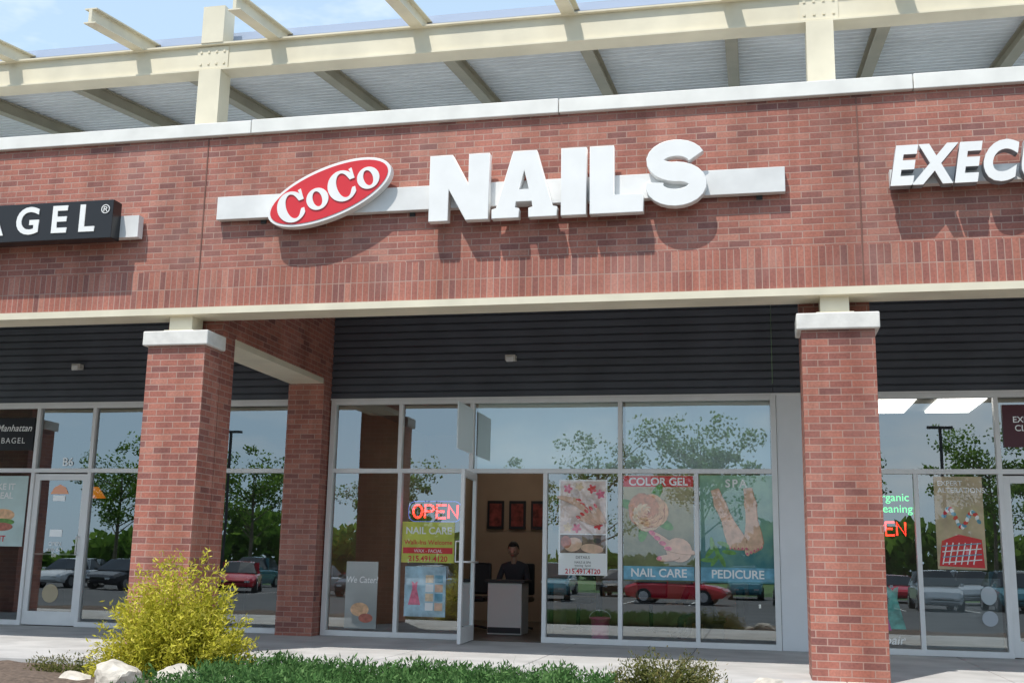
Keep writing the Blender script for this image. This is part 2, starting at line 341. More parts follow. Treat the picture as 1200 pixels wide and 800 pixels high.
def Cglyph(w,h,x,z):
    n=28; out=[(x+w/2+w/2*cos(a),z+h/2+h/2*sin(a)) for a in [radians(38+284*i/n) for i in range(n+1)]]
    inn=[(x+w*.55+w*.24*cos(a),z+h/2+h*.40*sin(a)) for a in [radians(322-284*i/n) for i in range(n+1)]]
    return out+[(x+w*.90,z+h*.34),(x+w*.80,z+h*.34)]+inn+[(x+w*.80,z+h*.60),(x+w*.97,z+h*.60),(x+w*.97,z+h*.95),(x+w*.86,z+h*.93)]
def Oglyph(w,h,x,z): return [ell(w/2,h/2,40,x+w/2,z+h/2), ell(w*.21,h*.36,32,x+w/2,z+h/2)]
for nm,sp in [('c',[Cglyph(.33,.35,-.60,-.175)]),('o',Oglyph(.25,.245,-.262,-.15)),('c2',[Cglyph(.33,.35,.0,-.175)]),('o2',Oglyph(.25,.245,.335,-.15))]:
    poly('letter_'+nm,sp,-.221,.009,SIGNW,sg,oc,rot)
bg=empty('bagel_shop_sign',(-8,-.1,4.65))
box('raceway',-12,-6.64,-.13,-.03,4.46,4.71,RACE,bg)
box('black_cabinet',-11.8,-6.86,-.30,-.131,4.41,4.85,BLACK,bg,bev=.006)
for ch,x in [('B',-8.96),('A',-8.50),('G',-8.06),('E',-7.62),('L',-7.28)]: text(ch,x,4.50,-.312,.43,SIGNW,bg,.012,.024,.98)
text('®',-7.0,4.69,-.310,.14,SIGNW,bg,.008,.0)
cs=empty('cleaners_sign',(2.5,-.1,4.8))
box('raceway',1.33,5.6,-.12,-.03,4.62,4.78,RACE,cs)
GREYL=simple('letter_return_dark',(.25,.26,.28),.5)
text('EXECUTIVE',1.31,4.60,-.22,.52,GREYL,cs,.10,.045,.80,.22,sp=1.18)
text('EXECUTIVE',1.31,4.60,-.234,.52,SIGNW,cs,.012,.045,.80,.22,sp=1.18)

# ================= posters etc =================
def gradmat(name,c1,c2,z0,z1,noise=.15):
    m,n,l,b=newmat(name); tc=n.new('ShaderNodeTexCoord'); sp=n.new('ShaderNodeSeparateXYZ'); mr=n.new('ShaderNodeMapRange'); mr.inputs[1].default_value=z0; mr.inputs[2].default_value=z1
    l.new(tc.outputs['Object'],sp.inputs[0]); l.new(sp.outputs[2],mr.inputs[0])
    nt=n.new('ShaderNodeTexNoise'); nt.inputs['Scale'].default_value=5; nt.inputs['Detail'].default_value=4; l.new(tc.outputs['Object'],nt.inputs['Vector'])
    ad=n.new('ShaderNodeMath'); ad.operation='MULTIPLY_ADD'; ad.inputs[1].default_value=noise*4; l.new(nt.outputs['Fac'],ad.inputs[0]); 
    sb=n.new('ShaderNodeMath'); sb.operation='SUBTRACT'; sb.inputs[1].default_value=noise*2; l.new(mr.outputs[0],sb.inputs[0]); l.new(sb.outputs[0],ad.inputs[2])
    r=n.new('ShaderNodeValToRGB'); r.color_ramp.elements[0].color=(*c1,1); r.color_ramp.elements[1].color=(*c2,1); l.new(ad.outputs[0],r.inputs['Fac']); l.new(r.outputs['Color'],b.inputs['Base Color']); b.inputs['Roughness'].default_value=.5
    b.inputs['Coat Weight'].default_value=1; b.inputs['Coat Roughness'].default_value=0; b.inputs['Coat IOR'].default_value=2.0
    return m
PY=YG-.008
def pr(n_,c,**k):
    m=simple(n_,c,.5,coat=1,**k); m.node_tree.nodes['Principled BSDF'].inputs['Coat IOR'].default_value=1.8; return m
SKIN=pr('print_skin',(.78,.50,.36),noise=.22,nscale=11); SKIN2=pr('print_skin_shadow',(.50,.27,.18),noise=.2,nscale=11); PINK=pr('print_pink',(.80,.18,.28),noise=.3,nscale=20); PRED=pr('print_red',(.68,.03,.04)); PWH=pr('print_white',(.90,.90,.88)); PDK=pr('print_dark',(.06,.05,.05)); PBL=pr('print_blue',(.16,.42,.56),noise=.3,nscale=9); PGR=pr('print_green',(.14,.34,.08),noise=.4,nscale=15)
PE=[pr('print_rose%d'%i,c_,noise=.3,nscale=18) for i,c_ in enumerate([(.86,.52,.30),(.74,.34,.20),(.52,.17,.12),(.90,.66,.44)])]
PEACH,PEACH2=PE[0],PE[2]
PYEL=pr('print_yellow_green',(.60,.62,.10),noise=.2,nscale=5)
def blob(nm,cx,cz,a,b_,y,mat,par,rot=0,n=20,jit=.0):
    pts=[(a*(1+random.uniform(-jit,jit))*cos(2*pi*i/n),b_*(1+random.uniform(-jit,jit))*sin(2*pi*i/n)) for i in range(n)]
    R=[(cx+p*cos(rot)-q*sin(rot),cz+p*sin(rot)+q*cos(rot)) for p,q in pts]
    return meshobj(nm,[(p,y,q) for p,q in R],[tuple(range(n))],mat,par)
def finger(cx,cz,L,w,rot,y,par,nail):
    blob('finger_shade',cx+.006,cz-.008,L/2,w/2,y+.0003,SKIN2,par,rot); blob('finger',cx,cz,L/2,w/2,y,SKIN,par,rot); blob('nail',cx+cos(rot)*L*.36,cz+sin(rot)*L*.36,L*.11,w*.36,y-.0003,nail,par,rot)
p1=empty('nail_art_poster',(-2.22,PY,1.5)); quad('sheet',-2.54,-1.90,.86,2.09,PY,PWH,p1)
quad('photo_top',-2.52,-1.92,1.39,2.07,PY-.001,pr('pp1',(.86,.66,.60),noise=.4,nscale=7),p1)
for k,(cx,cz) in enumerate([(-2.42,1.97),(-2.27,2.0),(-2.10,1.97),(-1.99,1.9),(-2.42,1.47),(-2.02,1.50),(-2.30,1.46)]): 
    for q in range(5): blob('petal',cx+.032*cos(q*1.256+k),cz+.032*sin(q*1.256+k),.032,.02,PY-.002-.0004*q,[PINK,PE[3],PRED][k%3],p1,q*1.256+k,12)
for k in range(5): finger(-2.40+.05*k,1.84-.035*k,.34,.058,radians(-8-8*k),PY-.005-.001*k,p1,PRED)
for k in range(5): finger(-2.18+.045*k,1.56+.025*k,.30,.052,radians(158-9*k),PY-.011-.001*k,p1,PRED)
quad('photo_mid',-2.52,-1.92,1.14,1.375,PY-.001,pr('pp2',(.22,.14,.11),noise=.6,nscale=10),p1)
blob('face',-2.35,1.25,.12,.09,PY-.003,SKIN,p1,.2); blob('hair',-2.44,1.28,.07,.08,PY-.004,PEACH2,p1,.2); blob('shoulder',-2.1,1.20,.15,.06,PY-.0035,SKIN,p1,-.1); blob('stone',-2.03,1.30,.05,.035,PY-.004,PDK,p1)
text('DETAILS',-2.22,1.07,PY-.002,.05,PDK,p1,align='CENTER'); text('NAILS & SPA\nwaxing  facial\nwalk-ins welcome',-2.22,1.01,PY-.002,.04,PDK,p1,align='CENTER')
text('215.491.4120',-2.22,.88,PY-.002,.085,PRED,p1,bold=.02,align='CENTER')
p2=empty('rose_window_graphic',(-1.24,PY,1.5)); quad('sheet',-1.69,-.79,.80,2.15,PY,gradmat('rosebg',(.07,.09,.03),(.52,.45,.26),.85,2.2,.22),p2)
quad('band_top',-1.69,-.79,2.0,2.14,PY-.001,PRED,p2); quad('band_low',-1.69,-.79,.82,.99,PY-.001,PBL,p2)
text('COLOR GEL',-1.24,2.02,PY-.002,.14,PWH,p2,bold=.025,align='CENTER'); text('NAIL CARE',-1.24,.86,PY-.002,.145,PWH,p2,bold=.02,align='CENTER')
rc=(-1.38,1.68)
for k in range(4): blob('rose_leaf',rc[0]+.25*cos(k*1.7-.6),rc[1]+.25*sin(k*1.7-.6),.15,.06,PY-.002-.0003*k,PGR,p2,k*1.7-.6,14,.05)
for k in range(34):
    g_=1-k/35.; rr=.25*g_; a=k*2.39
    X_,Z_=rc[0]+rr*.62*cos(a),rc[1]+rr*.6*sin(a)
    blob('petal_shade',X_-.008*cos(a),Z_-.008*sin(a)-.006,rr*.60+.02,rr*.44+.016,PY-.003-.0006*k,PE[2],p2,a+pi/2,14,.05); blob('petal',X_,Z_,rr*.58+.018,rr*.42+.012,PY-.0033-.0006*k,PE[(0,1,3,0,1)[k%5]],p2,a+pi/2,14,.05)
blob('palm',-.98,1.20,.17,.15,PY-.0245,SKIN,p2,-.4)
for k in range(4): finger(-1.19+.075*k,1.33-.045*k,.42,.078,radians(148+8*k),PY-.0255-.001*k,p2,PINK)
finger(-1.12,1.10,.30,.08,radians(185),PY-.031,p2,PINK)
p3=empty('pedicure_window_graphic',(-.25,PY,1.5)); quad('sheet',-.71,.20,.80,2.15,PY,gradmat('spabg',(.03,.17,.20),(.30,.50,.34),.85,2.2,.25),p3)
text('SPA',-.25,2.0,PY-.002,.14,PWH,p3,bold=.025,align='CENTER',sp=1.3); quad('band_low',-.71,.20,.82,.99,PY-.001,PBL,p3); text('PEDICURE',-.25,.86,PY-.002,.145,PWH,p3,bold=.02,align='CENTER')
KF=1.38
for s_,cx,rt in ((1,-.36,.30),(-1,-.05,.12)):
    ft=[(.035,.38),(.036,.30),(.05,.22),(.048,.14),(.062,.02),(.095,-.12),(.108,-.20),(.085,-.26),(.03,-.28),(-.035,-.25),(-.066,-.19),(-.062,-.08),(-.045,.04),(-.05,.14),(-.062,.22),(-.046,.30),(-.042,.38)]
    def FP(p,q): p,q=p*KF,q*KF; return (cx+s_*p*cos(rt)-q*sin(rt),1.53+s_*p*sin(rt)+q*cos(rt)*.88)
    pts=[FP(p,q) for p,q in ft]
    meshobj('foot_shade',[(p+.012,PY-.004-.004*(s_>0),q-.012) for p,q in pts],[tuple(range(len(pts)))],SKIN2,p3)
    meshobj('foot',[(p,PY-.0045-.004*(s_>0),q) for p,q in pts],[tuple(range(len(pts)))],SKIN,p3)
    for k in range(5):
        X_,Z_=FP(.088-.034*k,-.268+.012*k); r_=1.25*(.024-.003*k)
        blob('toe_shade',X_+.004,Z_-.006,r_,.05-.005*k,PY-.0095-.001*k,SKIN2,p3,rt); blob('toe',X_,Z_,r_,.048-.005*k,PY-.0098-.001*k,SKIN,p3,rt); blob('toenail',X_,Z_-.026,.55*r_,.014,PY-.0155,PINK,p3)
for k in range(9): blob('leaf',-.62+.09*(k%4)+.03*(k//4),1.08+.1*(k//3),.09,.028,PY-.002-.0002*k,PGR,p3,k)
p4=empty('nail_care_poster',(-4.3,PY,.9)); quad('sheet',-4.68,-3.95,.98,1.52,PY,PYEL,p4)
text('NAIL CARE',-4.31,1.36,PY-.002,.13,PWH,p4,bold=.02,align='CENTER'); text('Walk-Ins Welcome',-4.31,1.22,PY-.002,.085,PRED,p4,bold=.01,align='CENTER'); quad('band',-4.66,-3.97,1.10,1.18,PY-.001,PRED,p4); text('WAX - FACIAL',-4.31,1.115,PY-.002,.06,PWH,p4,align='CENTER'); text('215.491.4120',-4.31,1.0,PY-.002,.10,PRED,p4,bold=.02,align='CENTER')
p5=empty('pricing_poster',(-4.3,PY,.6)); quad('sheet',-4.62,-4.05,.28,.93,PY,pr('pinkblue',(.42,.62,.72),noise=.4,nscale=6),p5)
for k in range(8): quad('tile',-4.33+.13*(k%2),-4.22+.13*(k%2),.36+.12*(k//2),.46+.12*(k//2),PY-.002,[PWH,SKIN,PE[3],PBL][k%4],p5)
NEON=simple('neon_red',(1,.03,.02),.4,emit=5); NEONB=simple('neon_blue',(.1,.25,1),.4,emit=.8); NEONG=simple('neon_green',(.1,1,.3),.4,emit=1.2)
def dress(nm,cx,cz,s,y,mat,par): meshobj(nm,[(cx+a*s,y,cz+b_*s) for a,b_ in [(-.5,-1),(.5,-1),(.18,.25),(.25,.8),(.08,.72),(0,.62),(-.08,.72),(-.25,.8),(-.18,.25)]],[tuple(range(9))],mat,par)
dress('dress',-4.48,.60,.17,PY-.002,PINK,p5)
ns=empty('neon_open_sign',(-4.25,PY,1.65)); 
def rr_(cx,cz,w,h,r,y,n=6):
    o=[]
    for (sx_,sz_,a0) in ((1,1,0),(-1,1,90),(-1,-1,180),(1,-1,270)):
        for i in range(n+1): a=radians(a0+90*i/n); o.append((cx+sx_*(w-r)+r*cos(a),y,cz+sz_*(h-r)+r*sin(a)))
    return o
def neon_text(s,x0,z0,w,h,y,mat,par,r=.0085,gap=.035):
    G={'O':[[(.5+.5*cos(a),.5+.5*sin(a)) for a in np.linspace(0,2*pi,17)]],'P':[[(0,0),(0,1),(.6,1),(.9,.9),(1,.75),(.9,.58),(.6,.5),(0,.5)]],'E':[[(1,0),(0,0),(0,1),(1,1)],[(0,.5),(.8,.5)]],'N':[[(0,0),(0,1),(1,0),(1,1)]]}
    for i,ch in enumerate(s):
        for st_ in G[ch]: tube('neon_tube',[(x0+i*(w+gap)+a*w,y,z0+b_*h) for a,b_ in st_],r,mat,par)
neon_text('OPEN',-4.55,1.575,.125,.17,YG+.04,NEON,ns,.014,.04)
tube('border',rr_(-4.245,1.66,.37,.135,.1,YG+.04),.004,NEONB,ns,cyc=True)
p6=empty('catering_poster',(-5.2,PY,.5)); quad('sheet',-5.45,-5.0,.1,.98,PY,gradmat('cater',(.30,.33,.32),(.50,.52,.50),.2,.9),p6); text('We Cater!',-5.225,.70,PY-.002,.12,PWH,p6,shear=.2,bold=.01,align='CENTER',sx=.85); blob('bagel',-5.24,.35,.13,.09,PY-.002,PEACH,p6); blob('bagel',-5.15,.24,.1,.06,PY-.003,PEACH2,p6)
bp_=empty('transom_vent_panel',(-3.7,3.2,2.7)); box('pane',-3.715,-3.70,2.85,3.62,2.42,3.02,simple('frosted',(.80,.86,.86),.3),bp_); 
q1=empty('bagel_hanging_sign',(-10.68,PY,2.8)); box('board',-11.08,-10.43,YG-.03,YG-.01,2.50,2.98,BLACK,q1,bev=.005); text('Manhattan',-10.76,2.78,YG-.034,.14,PWH,q1,shear=.25,align='CENTER',bold=.01); text('BAGEL',-10.76,2.60,YG-.034,.12,PWH,q1,align='CENTER',sp=1.2)
text('B6',-9.92,2.27,YG-.012,.17,PWH,B,0,.01,name='unit_number')
q2=empty('menu_poster',(-10.9,PY,1.6)); quad('sheet',-11.3,-10.45,1.1,2.12,PY,pr('menu',(.55,.70,.68),noise=.15,nscale=3),q2); text('MAKE IT\nA MEAL',-10.9,1.92,PY-.002,.13,PWH,q2,bold=.02,align='CENTER'); blob('bun',-10.82,1.55,.2,.09,PY-.002,PEACH,q2); blob('filling',-10.82,1.45,.21,.05,PY-.003,PGR,q2); blob('bun',-10.82,1.38,.19,.06,PY-.004,PEACH2,q2); text('ON IT',-10.9,1.17,PY-.002,.12,PRED,q2,bold=.02,align='CENTER')
q3=empty('door_decals',(-9.9,YG-.03,1.3)); UO=pr('decal_orange',(.85,.25,.03))
DY=YG-.004
meshobj('umbrella',[(-10.07,DY,1.86),(-9.77,DY,1.86),(-9.83,DY,1.96),(-9.92,DY,2.0),(-10.01,DY,1.96)],[(0,1,2,3,4)],UO,q3); quad('label',-10.02,-9.82,1.76,1.84,DY,PWH,q3)
quad('hours',-10.02,-9.82,1.25,1.35,DY,PWH,q3); text('OPEN\ndaily 6-3\nB6',-9.92,1.12,DY,.08,PWH,q3,align='CENTER'); blob('badge',-9.92,.45,.13,.13,DY,pr('badge',(.4,.33,.2)),q3)
PEND=simple('pendant_orange',(.9,.25,.03),.4,emit=.5)
for (x,y,z) in [(-10.9,6.2,2.05),(-9.6,5.6,2.0),(-8.9,5.0,2.0)]:
    e=empty('pendant_lamp',(x,y,z)); n=16
    vv=[(x+.17*cos(2*pi*i/n),y+.17*sin(2*pi*i/n),z-.1) for i in range(n)]+[(x+.04*cos(2*pi*i/n),y+.04*sin(2*pi*i/n),z+.08) for i in range(n)]
    meshobj('shade',vv,[(i,(i+1)%n,n+(i+1)%n,n+i) for i in range(n)],PEND,e); tube('cord',[(x,y,z+.08),(x,y,3.3)],.006,BLACK,e)
q4=empty('alterations_poster',(2.43,PY,1.55)); quad('sheet',2.14,2.70,1.02,2.14,PY,pr('kraft',(.56,.44,.28),noise=.25,nscale=5),q4)
text('EXPERT\nALTERATIONS',2.18,2.03,PY-.002,.085,PWH,q4,bold=.015)
for k in range(22): blob('thread',2.24+.019*k,1.66+.10*sin(k*.45)-.003*k,.03,.022,PY-.002-.0003*k,[PBL,PRED,PWH][k%3],q4,k)
meshobj('plaid',[(2.16,PY-.001,1.06),(2.68,PY-.001,1.04),(2.66,PY-.001,1.38),(2.4,PY-.001,1.44),(2.2,PY-.001,1.36)],[(0,1,2,3,4)],PRED,q4)
def strip(x0,z0,x1,z1,w,y,mat,par):
    d=math.hypot(x1-x0,z1-z0); nx,nz=-(z1-z0)/d*w/2,(x1-x0)/d*w/2
    meshobj('stripe',[(x0+nx,y,z0+nz),(x0-nx,y,z0-nz),(x1-nx,y,z1-nz),(x1+nx,y,z1+nz)],[(0,1,2,3)],mat,par)
for k in range(6): strip(2.20+.07*k,1.08,2.26+.07*k,1.34,.014,PY-.002,PWH,q4)
for k in range(4): strip(2.20,1.10+.065*k,2.65,1.14+.065*k,.012,PY-.003,PBL if k%2 else PWH,q4)
q5=empty('neon_cleaning_sign',(1.6,PY,1.6)); text('Organic\nCleaning',1.40,1.84,YG+.03,.14,NEONG,q5,.005); neon_text('OPEN',1.30,1.42,.10,.16,YG+.04,NEON,q5,.012,.03)
text('Repair',1.32,.12,PY-.002,.15,PWH,B,0,0.01,1,.2,name='repair_decal'); 
q6=empty('hanger_window_graphic',(1.6,PY,.5)); 
TEALP=pr('tealp',(.1,.35,.3),noise=.5,nscale=10); MAGP=pr('magp',(.5,.1,.3),noise=.5,nscale=10)
dress('dress',1.6,.58,.28,PY-.001,TEALP,q6); dress('dress2',1.46,.5,.22,PY-.003,MAGP,q6)
q7=empty('counter_screen',(2.4,YG+.1,.5)); box('screen',1.98,2.86,YG+.10,YG+.13,.08,.92,simple('screen',(.18,.20,.21),.5),q7); blob('seal',2.7,.72,.09,.11,PY,pr('sealp',(.45,.52,.55)),q7); blob('seal',2.7,.45,.09,.09,PY,pr('sealp2',(.4,.45,.5)),q7)
q8=empty('cleaners_hanging_sign',(3.2,PY,2.8)); box('board',2.98,3.75,YG-.03,YG-.01,2.50,3.02,simple('maroon',(.09,.02,.03),.4),q8); text('EXECUTIVE\nCLEANERS',3.36,2.80,YG-.034,.105,PWH,q8,align='CENTER',bold=.01)

# ================= furniture & people =================
WH=simple('laminate_white',(.76,.74,.70),.4); 
ct=empty('reception_counter',(-3.5,5.3,0)); box('body',-3.80,-3.30,5.1,5.6,0,.72,WH,ct,bev=.01); box('top',-3.84,-3.26,5.06,5.64,.72,.76,DARK,ct,bev=.005); box('kick',-3.79,-3.31,5.09,5.1,.02,.1,DARK,ct)
nb=empty('manicure_table',(-3.0,5.6,0)); box('top',-3.1,-2.2,5.5,5.95,.72,.76,WH,nb,bev=.005); box('leg',-3.05,-2.98,5.55,5.9,0,.72,DARK,nb); box('leg',-2.3,-2.25,5.55,5.9,0,.72,DARK,nb)
def chair(x,y,face=1):
    c=empty('salon_chair',(x,y,0)); box('seat',x-.24,x+.24,y-.24,y+.24,.42,.5,BLACK,c,bev=.03); box('back',x-.23,x+.23,y+face*.22,y+face*.30,.52,1.0,BLACK,c,bev=.03); tube('stem',[(x,y,.06),(x,y,.42)],.03,DARK,c)
    for k in range(5): tube('foot',[(x,y,.07),(x+.26*cos(k*1.257),y+.26*sin(k*1.257),.03)],.018,DARK,c)
chair(-4.25,6.0,1); chair(-3.62,6.25,1); chair(-2.7,6.5,1); chair(-1.6,6.6,1)
SK=simple('skin',(.55,.34,.24),.55); SHIRT=simple('dark_shirt',(.05,.05,.06),.8); HAIR=simple('black_hair',(.015,.012,.01),.5); TR=simple('trousers',(.05,.05,.07),.8); 
def skinmesh(name,verts,edges,rad,mats,facemat,par,root=0):
    me=bpy.data.meshes.new(name); me.from_pydata(verts,edges,[]); ob=bpy.data.objects.new(name,me); COL.objects.link(ob)
    m=ob.modifiers.new('s','SKIN'); m.use_smooth_shade=True
    for i,r in enumerate(rad):
        sv=me.skin_vertices[0].data[i]; sv.radius=(r,r) if not isinstance(r,tuple) else r; sv.use_root=(i==root)
    s=ob.modifiers.new('d','SUBSURF'); s.levels=2; s.render_levels=2
    dg=bpy.context.evaluated_depsgraph_get(); m2=bpy.data.meshes.new_from_object(ob.evaluated_get(dg)); bpy.data.objects.remove(ob)
    m2.materials.clear()
    for mm in mats: m2.materials.append(mm)
    for p in m2.polygons: p.use_smooth=True; p.material_index=facemat(p.center)
    return link(bpy.data.objects.new(name,m2),par)
def person(name,P,lean=.0,yaw=0):
    x0,y0,sh=P; e=empty(name,(x0,y0,0)); cz,sz=cos(yaw),sin(yaw)
    def T(p): return (x0+p[0]*cz-p[1]*sz,y0+p[0]*sz+p[1]*cz,p[2])
    L=lean; V=[(0,0,sh+.1),(0,.05+L*.2,sh+.3),(0,.06+L*.6,sh+.5),(0,.08+L*.8,sh+.60)]
    E=[(0,1),(1,2),(2,3)]; R=[(.15,.11),(.14,.10),(.15,.10),.055]
    for s in (-1,1):
        b0=len(V); V+=[(s*.17,.06+L*.65,sh+.5),(s*.23,.16+L*.6,sh+.27),(s*.13,.42+L*.3,sh+.27)]; E+=[(2,b0),(b0,b0+1),(b0+1,b0+2)]; R+=[.055,.045,.03]
        b1=len(V); V+=[(s*.10,.02,sh+.08),(s*.13,.44,sh+.07),(s*.13,.46,.09),(s*.13,.60,.045)]; E+=[(0,b1),(b1,b1+1),(b1+1,b1+2),(b1+2,b1+3)]; R+=[.09,.06,.04,.035]
    skinmesh('body',[T(v) for v in V],E,R,[SHIRT,TR],lambda c:1 if c.z<sh+.12 else 0,e)
    hc=(0,.13+L*.95,sh+.74); 
    for s in (-1,1):
        w=(s*.13,.42+L*.3,sh+.27); hv=[w,(s*.12,.48+L*.3,sh+.26)]; he=[(0,1)]; hr=[.024,(.03,.016)]
        for k in range(4):
            fx=s*.12+(k-1.5)*.019; b0=len(hv); hv+=[(fx,.53+L*.3,sh+.26),(fx,.565+L*.3-.006*abs(k-1.5),sh+.245)]; he+=[(1,b0),(b0,b0+1)]; hr+=[.009,.007]
        b0=len(hv); hv+=[(s*.12-s*.045,.49+L*.3,sh+.25)]; he+=[(1,b0)]; hr+=[.010]
        skinmesh('hand',[T(v) for v in hv],he,hr,[SK],lambda c:0,e)
    bm=bmesh.new(); bmesh.ops.create_uvsphere(bm,u_segments=24,v_segments=16,radius=1)
    for v in bm.verts:
        c=v.co; xx,yy,zz=c.x*.078,c.y*.098,c.z*.118
        if zz<0: k=1+zz*2.2; xx*=k; yy*=(1+zz*1.0)
        if c.y>.9 and abs(c.z)<.2 and abs(c.x)<.2: yy+=.022*(1-abs(c.x)*4)
        v.co=(xx,yy,zz)
    rx=Matrix.Rotation(-.35-L*.3,4,'X'); M=Matrix.Translation(T(hc))@Matrix.Rotation(yaw,4,'Z')@rx
    me=bpy.data.meshes.new('head'); bm.to_mesh(me); bm.free(); me.materials.append(SK); 
    for p in me.polygons: p.use_smooth=True
    me.transform(M); link(bpy.data.objects.new('head',me),e)
    bm=bmesh.new(); bmesh.ops.create_uvsphere(bm,u_segments=24,v_segments=16,radius=1)
    for v in bm.verts:
        c=v.co; v.co=(c.x*.088,c.y*.105-.014,c.z*.125+.012)
    bmesh.ops.delete(bm,geom=[v for v in bm.verts if v.co.y>.035 and v.co.z<.062 or v.co.z<-.075],context='VERTS')
    me=bpy.data.meshes.new('hair'); bm.to_mesh(me); bm.free(); me.materials.append(HAIR); me.transform(M); link(bpy.data.objects.new('hair',me),e)
    for s in (-1,1):
        for nm,pp,rr,mt in (('ear',(s*.079,0,-.005),(.012,.02,.03),SK),('eye',(s*.03,.088,.01),(.012,.006,.007),HAIR)):
            bm=bmesh.new(); bmesh.ops.create_uvsphere(bm,u_segments=10,v_segments=8,radius=1); me=bpy.data.meshes.new(nm); bm.to_mesh(me); bm.free(); me.transform(M@Matrix.Translation(pp)@Matrix.Diagonal((*rr,1))); me.materials.append(mt); link(bpy.data.objects.new(nm,me),e)
    bm=bmesh.new(); bmesh.ops.create_uvsphere(bm,u_segments=10,v_segments=8,radius=1); me=bpy.data.meshes.new('mouth'); bm.to_mesh(me); bm.free(); me.transform(M@Matrix.Translation((0,.083,-.052))@Matrix.Diagonal((.024,.008,.006,1))); me.materials.append(PRED); link(bpy.data.objects.new('mouth',me),e)
    tube('neck',[T((0,.08+L*.8,sh+.55)),T((0,.11+L*.93,sh+.68))],.045,SK,e)
    return e
person('seated_nail_technician',(-3.62,6.20,.45),.1,pi)
st=empty('low_stool',(-.62,5.35,0)); box('seat',-.8,-.44,5.2,5.55,.24,.32,BLACK,st,bev=.03); box('base',-.76,-.48,5.24,5.5,.0,.24,DARK,st,bev=.01)
person('pedicure_technician',(-.62,5.40,.22),.35,radians(120))
BPK=simple('pink_plastic',(.80,.12,.30),.4)
bk=empty('pink_bucket',(-2.02,3.98,0)); n=24
rg=[(.09,.01),(.125,.30),(.14,.30),(.14,.33),(.12,.33),(.11,.05)]
vv=[(-2.02+r*cos(2*pi*i/n),3.98+r*sin(2*pi*i/n),z) for r,z in rg for i in range(n)]
meshobj('tub',vv,[(j*n+i,j*n+(i+1)%n,(j+1)*n+(i+1)%n,(j+1)*n+i) for j in range(5) for i in range(n)]+[tuple(range(n))],BPK,bk,smooth=True)
tube('handle',[(-2.02+.14*cos(a),3.98-.02,.32+.10*sin(a)) for a in np.linspace(0,pi,12)],.005,ALU,bk)
dc=empty('pedicure_chair',(.1,6.2,0)); box('seat',-.2,.45,5.9,6.6,.2,.55,BLACK,dc,bev=.05); box('back',-.15,.40,6.5,6.75,.5,1.3,BLACK,dc,bev=.06); box('arm',-.32,-.2,5.9,6.6,.3,.72,BLACK,dc,bev=.03); box('arm',.45,.57,5.9,6.6,.3,.72,BLACK,dc,bev=.03)
for x in (-9.0,-7.6):
    t_=empty('cafe_table',(x,5.2,0)); box('top',x-.35,x+.35,4.9,5.5,.73,.76,WALLT,t_,bev=.01); tube('leg',[(x,5.2,0),(x,5.2,.73)],.03,DARK,t_); box('foot',x-.22,x+.22,4.98,5.42,.0,.03,DARK,t_)

# ================= vegetation =================
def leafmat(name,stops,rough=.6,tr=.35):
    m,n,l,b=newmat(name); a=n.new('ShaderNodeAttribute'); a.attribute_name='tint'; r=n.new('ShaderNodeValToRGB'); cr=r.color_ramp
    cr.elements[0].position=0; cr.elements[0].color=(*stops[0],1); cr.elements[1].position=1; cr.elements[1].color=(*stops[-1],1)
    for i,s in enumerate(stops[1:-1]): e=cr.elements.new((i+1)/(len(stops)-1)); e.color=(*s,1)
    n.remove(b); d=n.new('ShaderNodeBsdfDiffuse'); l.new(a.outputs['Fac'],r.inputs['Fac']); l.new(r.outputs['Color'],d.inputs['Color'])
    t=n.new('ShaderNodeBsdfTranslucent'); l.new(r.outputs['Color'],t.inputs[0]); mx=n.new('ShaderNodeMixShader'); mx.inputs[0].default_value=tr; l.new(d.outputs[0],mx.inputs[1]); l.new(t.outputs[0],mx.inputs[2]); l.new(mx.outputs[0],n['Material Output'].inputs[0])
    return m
def leaves(P,D,Ln,Wd,tint,mat,name):
    n=len(P); up=rng.normal(size=(n,3)); S_=np.cross(D,up); S_/=np.linalg.norm(S_,axis=1)[:,None]+1e-9
    Ln=np.asarray(Ln)[:,None]; Wd=np.asarray(Wd)[:,None]
    V=np.empty((n*4,3)); V[0::4]=P; V[1::4]=P+D*Ln*.5+S_*Wd*.5; V[2::4]=P+D*Ln; V[3::4]=P+D*Ln*.5-S_*Wd*.5
    me=bpy.data.meshes.new(name); me.vertices.add(n*4); me.vertices.foreach_set('co',V.ravel()); me.loops.add(n*4); me.loops.foreach_set('vertex_index',np.arange(n*4)); me.polygons.add(n); me.polygons.foreach_set('loop_start',np.arange(0,n*4,4)); me.polygons.foreach_set('loop_total',np.full(n,4))
    me.update(); me.validate(); at=me.attributes.new('tint','FLOAT','FACE'); at.data.foreach_set('value',np.clip(tint,0,1).astype(np.float32)); me.materials.append(mat); return me
def unit(a): return a/(np.linalg.norm(a,axis=-1,keepdims=True)+1e-9)
